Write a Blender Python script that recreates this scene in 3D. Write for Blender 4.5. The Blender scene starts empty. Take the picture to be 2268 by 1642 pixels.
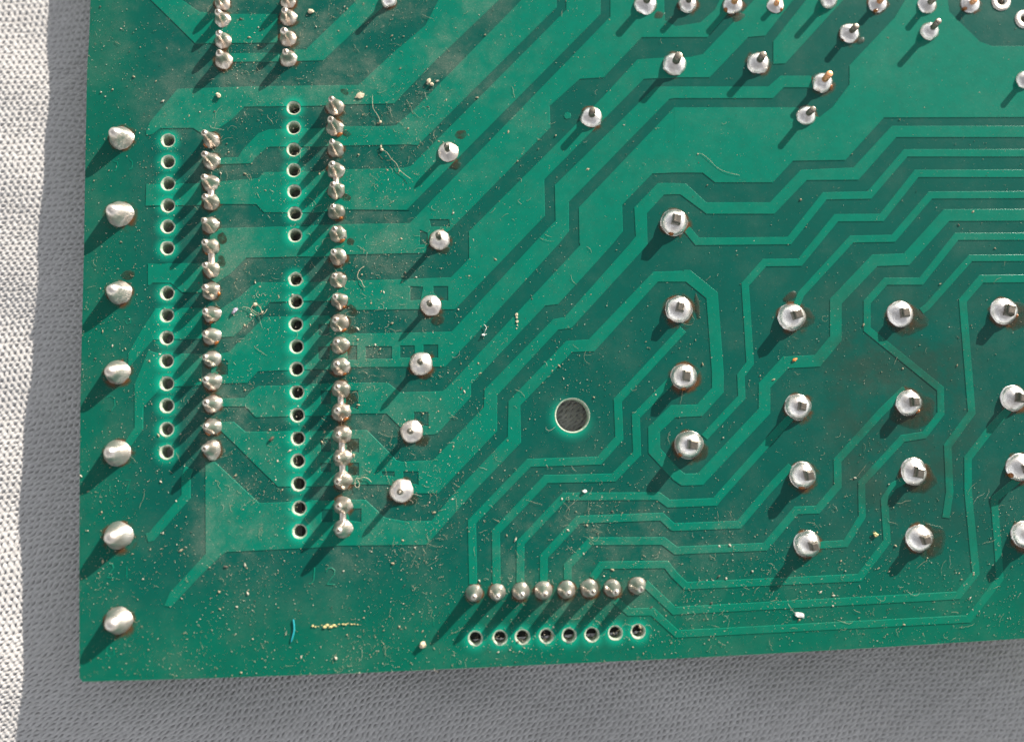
import bpy, bmesh, math, random
import numpy as np
from mathutils import Matrix, Vector, noise
from mathutils.geometry import delaunay_2d_cdt

# ------------------------------------------------------------------ camera
MM = 0.001                       # the layout below is worked out in millimetres
FPX, OW, OH = 1680.0, 2268.0, 1642.0
CAM_D = 84.739
RX, RY, RZ = (math.radians(a) for a in (5.8115, -1.3781, -2.3765))
cx, sx, cy, sy, cz, sz = math.cos(RX), math.sin(RX), math.cos(RY), math.sin(RY), math.cos(RZ), math.sin(RZ)
ROT = (np.array([[cz, -sz, 0], [sz, cz, 0], [0, 0, 1]]) @ np.array([[cy, 0, sy], [0, 1, 0], [-sy, 0, cy]])
       @ np.array([[1, 0, 0], [0, cx, -sx], [0, sx, cx]]))
scene = bpy.context.scene
COL = scene.collection
cam = bpy.data.objects.new('camera', bpy.data.cameras.new('camera'))
COL.objects.link(cam)
cam.matrix_world = Matrix.Translation((0, 0, CAM_D * MM)) @ Matrix(ROT.tolist()).to_4x4()
cam.data.sensor_fit = 'HORIZONTAL'
cam.data.sensor_width = 36.0
cam.data.lens = 36.0 * FPX / OW
cam.data.clip_start, cam.data.clip_end = 0.002, 50.0
cam.data.dof.use_dof = True
cam.data.dof.focus_distance = 0.0862
cam.data.dof.aperture_fstop = 7.5
scene.camera = cam

# ------------------------------------------------------------------ light
SUN_EL, SUN_AZ = math.radians(20.0), math.radians(47.0)      # azimuth counted from +x towards +y
world = bpy.data.worlds.new('World'); scene.world = world
world.use_nodes = True
wn = world.node_tree; wn.nodes.clear()
sky = wn.nodes.new('ShaderNodeTexSky'); sky.sky_type = 'NISHITA'; sky.sun_disc = False
sky.sun_elevation = SUN_EL; sky.sun_rotation = math.pi / 2 - SUN_AZ
sky.air_density, sky.dust_density, sky.ozone_density = 1.0, 0.3, 1.0
hsv = wn.nodes.new('ShaderNodeHueSaturation'); hsv.inputs['Saturation'].default_value = 0.2
bg = wn.nodes.new('ShaderNodeBackground'); bg.inputs['Strength'].default_value = 0.107
wo = wn.nodes.new('ShaderNodeOutputWorld')
wn.links.new(sky.outputs[0], hsv.inputs['Color']); wn.links.new(hsv.outputs[0], bg.inputs[0]); wn.links.new(bg.outputs[0], wo.inputs[0])
sun_l = bpy.data.lights.new('sun', 'SUN'); sun_l.energy = 4.6; sun_l.angle = math.radians(0.53); sun_l.color = (1.0, 0.93, 0.83)
sun = bpy.data.objects.new('sun', sun_l); COL.objects.link(sun)
SUN_DIR = Vector((math.cos(SUN_EL) * math.cos(SUN_AZ), math.cos(SUN_EL) * math.sin(SUN_AZ), math.sin(SUN_EL)))
sun.rotation_euler = SUN_DIR.to_track_quat('Z', 'Y').to_euler()
sun.location = SUN_DIR * 0.5
scene.view_settings.view_transform = 'Standard'
scene.view_settings.look = 'None'
scene.view_settings.exposure = 1.08
scene.view_settings.gamma = 1.0

# ------------------------------------------------------------------ plan coordinates
# Positions on the board were read off the picture in magnified tiles; every one is turned into millimetres on the board's own plane.
T162 = dict(A=(0, 0), B=(1350, 0), C=(2696, 0), D=(0, 980), E=(1350, 980), F=(2696, 980), G=(0, 1966), H=(1350, 1966), I=(2696, 1966))
T324 = dict(a=(300, 0), b=(1000, 0), c=(2400, 0), d=(3050, 0), e=(3396, 0), g=(550, 450), h=(1150, 350), i=(550, 900),
            j=(550, 1350), k=(550, 1800), l=(1200, 800), m=(1200, 1250), n=(1200, 1700), o=(0, 2400))
OVS = 4096 / 2268.0


def src(t, x, y):
    if t == 'V':
        return x * OVS, y * OVS
    if t in T162:
        o = T162[t]; return o[0] + x / 1.62, o[1] + y / 1.62
    o = T324[t]; return o[0] + x / 3.24, o[1] + y / 3.24


def board(p):
    """source pixel -> millimetres on the board plane"""
    d = ROT @ np.array([(p[0] / OVS - OW / 2) / FPX, -(p[1] / OVS - OH / 2) / FPX, -1.0])
    s = -CAM_D / d[2]
    return (d[0] * s, d[1] * s)


def at(t, x, y):
    return board(src(t, x, y))


def parse(text):
    out, t = [], None
    for w in text.split():
        if ',' in w:
            a, b = w.split(','); out.append(src(t, float(a), float(b)))
        else:
            t = w
    return out


def stroke(pts, w):
    """outline of a mitred line of width w"""
    n = len(pts); L, R = [], []
    for i, p in enumerate(pts):
        p = np.array(p)
        d0 = p - np.array(pts[i - 1]) if i > 0 else None
        d1 = np.array(pts[i + 1]) - p if i < n - 1 else None
        if d0 is None: d0 = d1
        if d1 is None: d1 = d0
        d0 = d0 / np.linalg.norm(d0); d1 = d1 / np.linalg.norm(d1)
        n0 = np.array([-d0[1], d0[0]]); n1 = np.array([-d1[1], d1[0]])
        m = n0 + n1; m = m / np.linalg.norm(m); m = m / max(0.5, m @ n0)
        L.append(tuple(p + m * w / 2)); R.append(tuple(p - m * w / 2))
    return L + R[::-1]


PXMM = CAM_D / FPX                      # millimetres per overview pixel near the middle
# ------------------------------------------------------------------ materials


def new_mat(name):
    m = bpy.data.materials.new(name); m.use_nodes = True
    nt = m.node_tree
    return m, nt, nt.nodes['Principled BSDF']


def N(nt, typ, **kw):
    n = nt.nodes.new(typ)
    for k, v in kw.items():
        setattr(n, k, v)
    return n


def noise_tex(nt, scale, detail=3.0, rough=0.55, vec=None, dist=0.0):
    n = N(nt, 'ShaderNodeTexNoise'); n.inputs['Scale'].default_value = scale
    n.inputs['Detail'].default_value = detail; n.inputs['Roughness'].default_value = rough; n.inputs['Distortion'].default_value = dist
    if vec is not None: nt.links.new(vec, n.inputs['Vector'])
    return n.outputs['Fac']


def ramp(nt, fac, lo, hi, c0=0.0, c1=1.0):
    n = N(nt, 'ShaderNodeMapRange'); n.interpolation_type = 'SMOOTHSTEP'
    nt.links.new(fac, n.inputs['Value'])
    n.inputs['From Min'].default_value = lo; n.inputs['From Max'].default_value = hi
    n.inputs['To Min'].default_value = c0; n.inputs['To Max'].default_value = c1
    return n.outputs[0]


def mix(nt, fac, a, b):
    n = N(nt, 'ShaderNodeMix', data_type='RGBA')
    for sock, v in ((n.inputs[0], fac), (n.inputs[6], a), (n.inputs[7], b)):
        if hasattr(v, 'is_output'): nt.links.new(v, sock)
        elif isinstance(v, tuple): sock.default_value = (*v, 1)
        else: sock.default_value = v
    return n.outputs[2]


def math_(nt, op, a, b=0.0):
    n = N(nt, 'ShaderNodeMath', operation=op)
    for sock, v in ((n.inputs[0], a), (n.inputs[1], b)):
        if hasattr(v, 'is_output'): nt.links.new(v, sock)
        else: sock.default_value = v
    return n.outputs[0]


def bump(nt, h, strength, dist):
    n = N(nt, 'ShaderNodeBump'); n.inputs['Strength'].default_value = strength; n.inputs['Distance'].default_value = dist
    nt.links.new(h, n.inputs['Height'])
    return n.outputs[0]


BX0, BY0 = at('V', 176, 1300)[0] * MM, at('V', 600, 1496)[1] * MM      # the board's left and lower edges


def mask_material(name, body, margin, halo_col, dust_amt):
    """green solder mask: over copper or over bare laminate, with drilled-hole whitening and painted-in glow, dust film and dirt"""
    m, nt, b = new_mat(name)
    geo = N(nt, 'ShaderNodeNewGeometry'); pos = geo.outputs['Position']
    xyz = N(nt, 'ShaderNodeSeparateXYZ'); nt.links.new(pos, xyz.inputs[0])
    wob = noise_tex(nt, 170, 2.0, vec=pos)
    # greener margin along the two cut edges
    ex = ramp(nt, xyz.outputs[0], BX0 + 0.0002, BX0 + 0.010, 1.0, 0.0)
    ey = ramp(nt, xyz.outputs[1], BY0 + 0.0005, BY0 + 0.014, 1.0, 0.0)
    edge = math_(nt, 'MAXIMUM', math_(nt, 'MULTIPLY', ex, 0.75), ey)
    col = mix(nt, edge, body, margin)
    big = noise_tex(nt, 95, 3.0, vec=pos)
    col = mix(nt, ramp(nt, big, 0.3, 0.75, 0.0, 0.25), col, tuple(c * 0.72 for c in body))
    mot = noise_tex(nt, 700, 4.0, 0.65, vec=pos)
    col = mix(nt, ramp(nt, mot, 0.35, 0.7, 0.0, 0.16), col, (0.010, 0.055, 0.040))
    # old flux and grime washed round the right-hand contacts
    def close(sock, c, w0, w1):
        return ramp(nt, math_(nt, 'ABSOLUTE', math_(nt, 'SUBTRACT', sock, c)), w0, w1, 1.0, 0.0)
    stain = math_(nt, 'MULTIPLY', close(xyz.outputs[0], 0.046, 0.003, 0.016), close(xyz.outputs[1], 0.002, 0.006, 0.020))
    stain = math_(nt, 'MULTIPLY', stain, ramp(nt, noise_tex(nt, 210, 5.0, 0.65, vec=pos), 0.36, 0.66))
    col = mix(nt, math_(nt, 'MULTIPLY', stain, 0.6), col, (0.024, 0.046, 0.034))
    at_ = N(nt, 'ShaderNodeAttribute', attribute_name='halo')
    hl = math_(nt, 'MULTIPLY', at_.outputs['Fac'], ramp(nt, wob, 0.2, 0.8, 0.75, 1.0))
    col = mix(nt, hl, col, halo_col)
    # dust film: heavier in patches towards the connectors, with fine grain
    film = ramp(nt, noise_tex(nt, 150, 6.0, 0.7, vec=pos), 0.42, 0.76)
    grain = ramp(nt, noise_tex(nt, 9000, 2.0, 0.7, vec=pos), 0.48, 0.75)
    def near(sock, c, w0, w1):
        return ramp(nt, math_(nt, 'ABSOLUTE', math_(nt, 'SUBTRACT', sock, c)), w0, w1, 1.0, 0.0)
    cols = math_(nt, 'MAXIMUM', near(xyz.outputs[0], -0.0145, 0.002, 0.011), near(xyz.outputs[0], -0.029, 0.002, 0.006))
    cols = math_(nt, 'MULTIPLY', cols, ramp(nt, xyz.outputs[1], -0.017, -0.008))
    row = math_(nt, 'MULTIPLY', near(xyz.outputs[0], 0.012, 0.006, 0.024), near(xyz.outputs[1], -0.0125, 0.002, 0.009))
    top = math_(nt, 'MULTIPLY', near(xyz.outputs[0], -0.016, 0.010, 0.030), ramp(nt, xyz.outputs[1], 0.026, 0.044))
    prox = math_(nt, 'MAXIMUM', math_(nt, 'MAXIMUM', cols, row), top)
    film = math_(nt, 'MULTIPLY', film, math_(nt, 'ADD', math_(nt, 'MULTIPLY', prox, 1.0), 0.30))
    leftish = ramp(nt, xyz.outputs[0], -0.03, 0.03, 1.0, 0.7)
    veil = math_(nt, 'MULTIPLY', math_(nt, 'MULTIPLY', film, leftish), math_(nt, 'ADD', math_(nt, 'MULTIPLY', grain, 0.75), 0.25))
    veil = math_(nt, 'MULTIPLY', veil, dust_amt)
    keep = math_(nt, 'SUBTRACT', 1.0, math_(nt, 'MINIMUM', math_(nt, 'MULTIPLY', hl, 1.3), 1.0))
    veil = math_(nt, 'MULTIPLY', veil, keep)
    col = mix(nt, veil, col, (0.30, 0.28, 0.22))
    speck = ramp(nt, noise_tex(nt, 5200, 1.0, 0.5, vec=pos), 0.715, 0.76)
    speck = math_(nt, 'MULTIPLY', speck, ramp(nt, film, 0.1, 0.7, 0.15, 0.8))
    col = mix(nt, math_(nt, 'MULTIPLY', speck, keep), col, (0.36, 0.32, 0.22))
    nt.links.new(col, b.inputs['Base Color'])
    rr = math_(nt, 'ADD', math_(nt, 'MULTIPLY', veil, 0.6), 0.23)
    nt.links.new(rr, b.inputs['Roughness'])
    b.inputs['Specular IOR Level'].default_value = 0.16
    fine = noise_tex(nt, 2600, 3.0, 0.6, vec=pos)
    nt.links.new(bump(nt, fine, 0.25, 0.00003), b.inputs['Normal'])
    return m


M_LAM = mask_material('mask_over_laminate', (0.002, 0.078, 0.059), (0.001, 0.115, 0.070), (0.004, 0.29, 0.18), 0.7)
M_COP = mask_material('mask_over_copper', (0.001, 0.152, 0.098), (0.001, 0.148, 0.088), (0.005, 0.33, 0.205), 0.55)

m, nt, b = new_mat('glass_fibre_wall')
geo = N(nt, 'ShaderNodeNewGeometry')
c = mix(nt, ramp(nt, noise_tex(nt, 3500, 3.0, vec=geo.outputs['Position']), 0.35, 0.7), (0.44, 0.46, 0.37), (0.20, 0.33, 0.22))
nt.links.new(c, b.inputs['Base Color']); b.inputs['Roughness'].default_value = 0.6
nt.links.new(bump(nt, noise_tex(nt, 5000, 3.0, vec=geo.outputs['Position']), 0.6, 0.00006), b.inputs['Normal'])
M_WALL = m

m, nt, b = new_mat('cut_edge')
geo = N(nt, 'ShaderNodeNewGeometry')
c = mix(nt, noise_tex(nt, 1500, 3.0, vec=geo.outputs['Position']), (0.10, 0.30, 0.18), (0.34, 0.40, 0.26))
nt.links.new(c, b.inputs['Base Color']); b.inputs['Roughness'].default_value = 0.7
M_EDGE = m


def solder_material(name, base, grime, metal, rough):
    m, nt, b = new_mat(name)
    geo = N(nt, 'ShaderNodeNewGeometry'); pos = geo.outputs['Position']
    n1 = noise_tex(nt, 900, 4.0, 0.6, vec=pos)
    n2 = noise_tex(nt, 3200, 3.0, 0.6, vec=pos)
    col = mix(nt, ramp(nt, n1, 0.38, 0.72, 0.0, 0.7), base, grime)
    col = mix(nt, ramp(nt, n2, 0.6, 0.78, 0.0, 0.5), col, (0.30, 0.24, 0.18))
    nt.links.new(col, b.inputs['Base Color'])
    b.inputs['Metallic'].default_value = metal
    nt.links.new(ramp(nt, n1, 0.3, 0.75, rough, rough + 0.22), b.inputs['Roughness'])
    b.inputs['Coat Weight'].default_value = 0.5; b.inputs['Coat Roughness'].default_value = 0.12
    h = math_(nt, 'ADD', n2, math_(nt, 'MULTIPLY', n1, 1.5))
    nt.links.new(bump(nt, h, 0.6, 0.00007), b.inputs['Normal'])
    return m


M_SOLD = solder_material('solder_satin', (0.70, 0.64, 0.58), (0.46, 0.385, 0.32), 0.93, 0.31)
M_SOLD_G = solder_material('solder_grainy', (0.64, 0.56, 0.49), (0.32, 0.255, 0.20), 0.92, 0.31)
M_SOLD_S = solder_material('solder_shiny', (0.86, 0.81, 0.76), (0.62, 0.54, 0.47), 0.94, 0.22)
M_PIN = solder_material('tinned_pin', (0.20, 0.175, 0.14), (0.10, 0.08, 0.06), 0.8, 0.34)
M_COPPER = solder_material('copper_pin', (0.70, 0.34, 0.16), (0.50, 0.22, 0.10), 0.8, 0.35)


def plain(name, col, rough=0.7, **kw):
    m, nt, b = new_mat(name)
    geo = N(nt, 'ShaderNodeNewGeometry')
    c = mix(nt, noise_tex(nt, kw.pop('scale', 4000), 3.0, vec=geo.outputs['Position']), tuple(x * 0.7 for x in col), tuple(min(1, x * 1.25) for x in col))
    nt.links.new(c, b.inputs['Base Color']); b.inputs['Roughness'].default_value = rough
    for k, v in kw.items(): b.inputs[k].default_value = v
    return m


M_AMBER = plain('amber_flux', (0.30, 0.10, 0.02), 0.2, scale=2500)
M_BROWN = plain('brown_flux', (0.030, 0.034, 0.016), 0.35, scale=1500)
nt = M_BROWN.node_tree; b = nt.nodes['Principled BSDF']
th = N(nt, 'ShaderNodeAttribute', attribute_name='thick'); geo = N(nt, 'ShaderNodeNewGeometry')
nt.links.new(math_(nt, 'MULTIPLY', th.outputs['Fac'], ramp(nt, noise_tex(nt, 1400, 3.0, vec=geo.outputs['Position']), 0.3, 0.7, 0.3, 0.75)), b.inputs['Alpha'])
M_RIM = plain('flux_film', (0.105, 0.046, 0.013), 0.25, scale=1800)
nt = M_RIM.node_tree; b = nt.nodes['Principled BSDF']
th = N(nt, 'ShaderNodeAttribute', attribute_name='thick'); geo = N(nt, 'ShaderNodeNewGeometry')
nt.links.new(math_(nt, 'MULTIPLY', th.outputs['Fac'], ramp(nt, noise_tex(nt, 750, 3.0, vec=geo.outputs['Position']), 0.40, 0.62, 0.05, 0.95)), b.inputs['Alpha'])
M_BLACK = plain('black_plastic', (0.008, 0.008, 0.009), 0.5)
M_CLOTH = plain('cotton_thread', (0.48, 0.463, 0.452), 0.95, scale=2500)
M_DUST = [plain('dust_tan', (0.34, 0.28, 0.18), 0.9), plain('dust_pale', (0.50, 0.45, 0.35), 0.9), plain('dust_dark', (0.10, 0.08, 0.06), 0.9),
          plain('lint', (0.36, 0.31, 0.21), 0.9)]

# ------------------------------------------------------------------ helpers


def tag(o, label=None, cat=None, group=None, kind=None):
    if label: o['label'] = label
    if cat: o['category'] = cat
    if group: o['group'] = group
    if kind: o['kind'] = kind
    return o


def mesh_obj(name, verts, faces, mats, parent=None, smooth=False, idx=None, scale=MM):
    me = bpy.data.meshes.new(name)
    v = np.asarray(verts, dtype=np.float64) * scale
    me.from_pydata(v.tolist(), [], [tuple(f) for f in faces])
    for mt in (mats if isinstance(mats, (list, tuple)) else [mats]): me.materials.append(mt)
    if smooth: me.polygons.foreach_set('use_smooth', [True] * len(me.polygons))
    if idx is not None: me.polygons.foreach_set('material_index', idx)
    me.update()
    o = bpy.data.objects.new(name, me); COL.objects.link(o)
    if parent: o.parent = parent
    return o


def inside(poly, px, py):
    """vectorised even-odd test"""
    r = np.zeros(len(px), bool); n = len(poly); j = n - 1
    for i in range(n):
        xi, yi = poly[i]; xj, yj = poly[j]
        if yi != yj:
            r ^= ((yi > py) != (yj > py)) & (px < (xj - xi) * (py - yi) / (yj - yi) + xi)
        j = i
    return r


# ------------------------------------------------------------------ cloth under the board
rng = random.Random(7)


def cloth_z(X, Y):
    fold = 0.5 * np.sin(X * 0.085 + Y * 0.13 + 2.2) * np.clip(-(Y + 12) / 20, 0, 1) + 0.30 * np.sin(X * 0.16 + Y * 0.10 + 0.6) + 0.16 * np.sin(X * 0.31 - Y * 0.22 + 2.0) + 0.10 * np.sin(Y * 0.55 + X * 0.2)
    fold = fold + 3.75 * np.exp(-((X - 8.6) ** 2 + (Y - 3.7) ** 2) / 180.0)          # ruck added under the board so skylight through the mounting hole brightens the cloth
    return -(6.55 + 0.0365 * X - 0.021 * Y) + fold


def build_cloth():
    th = math.radians(36.0); ct, st = math.cos(th), math.sin(th)
    du, pitch, nv = 0.16, 0.42, 6
    dv = pitch / nv
    zones = [(-70, -41, -50, 62), (-41, 72, -50, -19.0), (2.0, 15.0, -4, 9.0)]
    V, F, base = [], [], 0
    rs = np.random.RandomState(3)
    kmax = 700; WL = 1.22
    ph = rs.rand(kmax) * 0.9; amp = 0.06 + rs.rand(kmax) * 0.045; rad = 0.222 + rs.rand(kmax) * 0.03; hz = rs.rand(kmax) * 0.05
    for (x0, x1, y0, y1) in zones:
        cs = [(x * ct + y * st, -x * st + y * ct) for x in (x0, x1) for y in (y0, y1)]
        u0, u1 = min(c[0] for c in cs), max(c[0] for c in cs); v0, v1 = min(c[1] for c in cs), max(c[1] for c in cs)
        U = np.arange(math.floor(u0 / du) * du, u1, du); W = np.arange(math.floor(v0 / pitch) * pitch, v1, dv)
        uu, vv = np.meshgrid(U, W, indexing='ij')
        # the weave itself bends a little
        vw = vv + 0.9 * np.sin(uu * 0.10 + vv * 0.05) + 0.4 * np.sin(uu * 0.27 + 1.7 + vv * 0.13) + 0.05 * np.sin(uu * 1.9 + vv * 1.1) + 0.04 * np.sin(uu * 3.1 - vv * 2.3)
        k = np.round(vw / pitch).astype(int)
        hgt = np.full(uu.shape, -0.36)
        for dk in (-1, 0, 1):
            kk = (k + dk) % kmax
            par = ((k + dk) % 2) * math.pi
            c = (k + dk) * pitch + amp[kk] * (0.75 + 0.45 * np.sin(uu * 1.7 + kk * 2.9)) * np.sin(2 * math.pi * (uu + 0.14 * np.sin(uu * 0.9 + kk * 1.3) + 0.08 * np.sin(uu * 2.3 + kk * 2.1)) / WL + par + ph[kk])
            t = (vw - c) / rad[kk]
            zz = np.where(np.abs(t) < 1, np.sqrt(np.maximum(0, 1 - t * t)) * 0.27 - 0.27 + hz[kk] + 0.05 * np.cos(4 * math.pi * uu / WL + ph[kk]), -0.36)
            hgt = np.maximum(hgt, zz)
        X = uu * ct - vv * st; Y = uu * st + vv * ct
        Z = cloth_z(X, Y) + hgt
        ok = (X[:-1, :-1] > x0) & (X[:-1, :-1] < x1) & (Y[:-1, :-1] > y0) & (Y[:-1, :-1] < y1)
        nu, nw = uu.shape
        ii, jj = np.nonzero(ok)
        q = np.stack([ii * nw + jj, (ii + 1) * nw + jj, (ii + 1) * nw + jj + 1, ii * nw + jj + 1], 1)
        used = np.unique(q); remap = np.full(nu * nw, -1); remap[used] = np.arange(len(used))
        V.append(np.stack([X.ravel()[used], Y.ravel()[used], Z.ravel()[used]], 1)); F.append(remap[q] + base); base += len(used)
    # plain sheet below everything, reaching farther out
    gx, gy = np.meshgrid(np.linspace(-160, 160, 65), np.linspace(-140, 140, 57), indexing='ij')
    V.append(np.stack([gx.ravel(), gy.ravel(), (cloth_z(gx, gy) - 0.40).ravel()], 1))
    ii, jj = np.meshgrid(np.arange(64), np.arange(56), indexing='ij'); ii = ii.ravel(); jj = jj.ravel()
    F.append(np.stack([ii * 57 + jj, (ii + 1) * 57 + jj, (ii + 1) * 57 + jj + 1, ii * 57 + jj + 1], 1) + base)
    V = np.concatenate(V) * MM; F = np.concatenate(F)
    me = bpy.data.meshes.new('cloth')
    me.vertices.add(len(V)); me.vertices.foreach_set('co', V.astype(np.float32).ravel())
    me.loops.add(F.size); me.loops.foreach_set('vertex_index', F.astype(np.int32).ravel())
    me.polygons.add(len(F)); me.polygons.foreach_set('loop_start', np.arange(0, F.size, 4, dtype=np.int32))
    me.polygons.foreach_set('use_smooth', np.ones(len(F), bool))
    me.update(calc_edges=True); me.validate()
    me.materials.append(M_CLOTH)
    o = bpy.data.objects.new('cloth', me); COL.objects.link(o)
    tag(o, 'off-white woven cotton cloth lying under the green circuit board', 'cloth', kind='structure')
    return o


build_cloth()

# ------------------------------------------------------------------ circuit board
pcb = bpy.data.objects.new('circuit_board', None); COL.objects.link(pcb)
pcb.empty_display_size = 0.01
tag(pcb, 'corner of a dusty green circuit board seen from its soldered side', 'circuit board')

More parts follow.
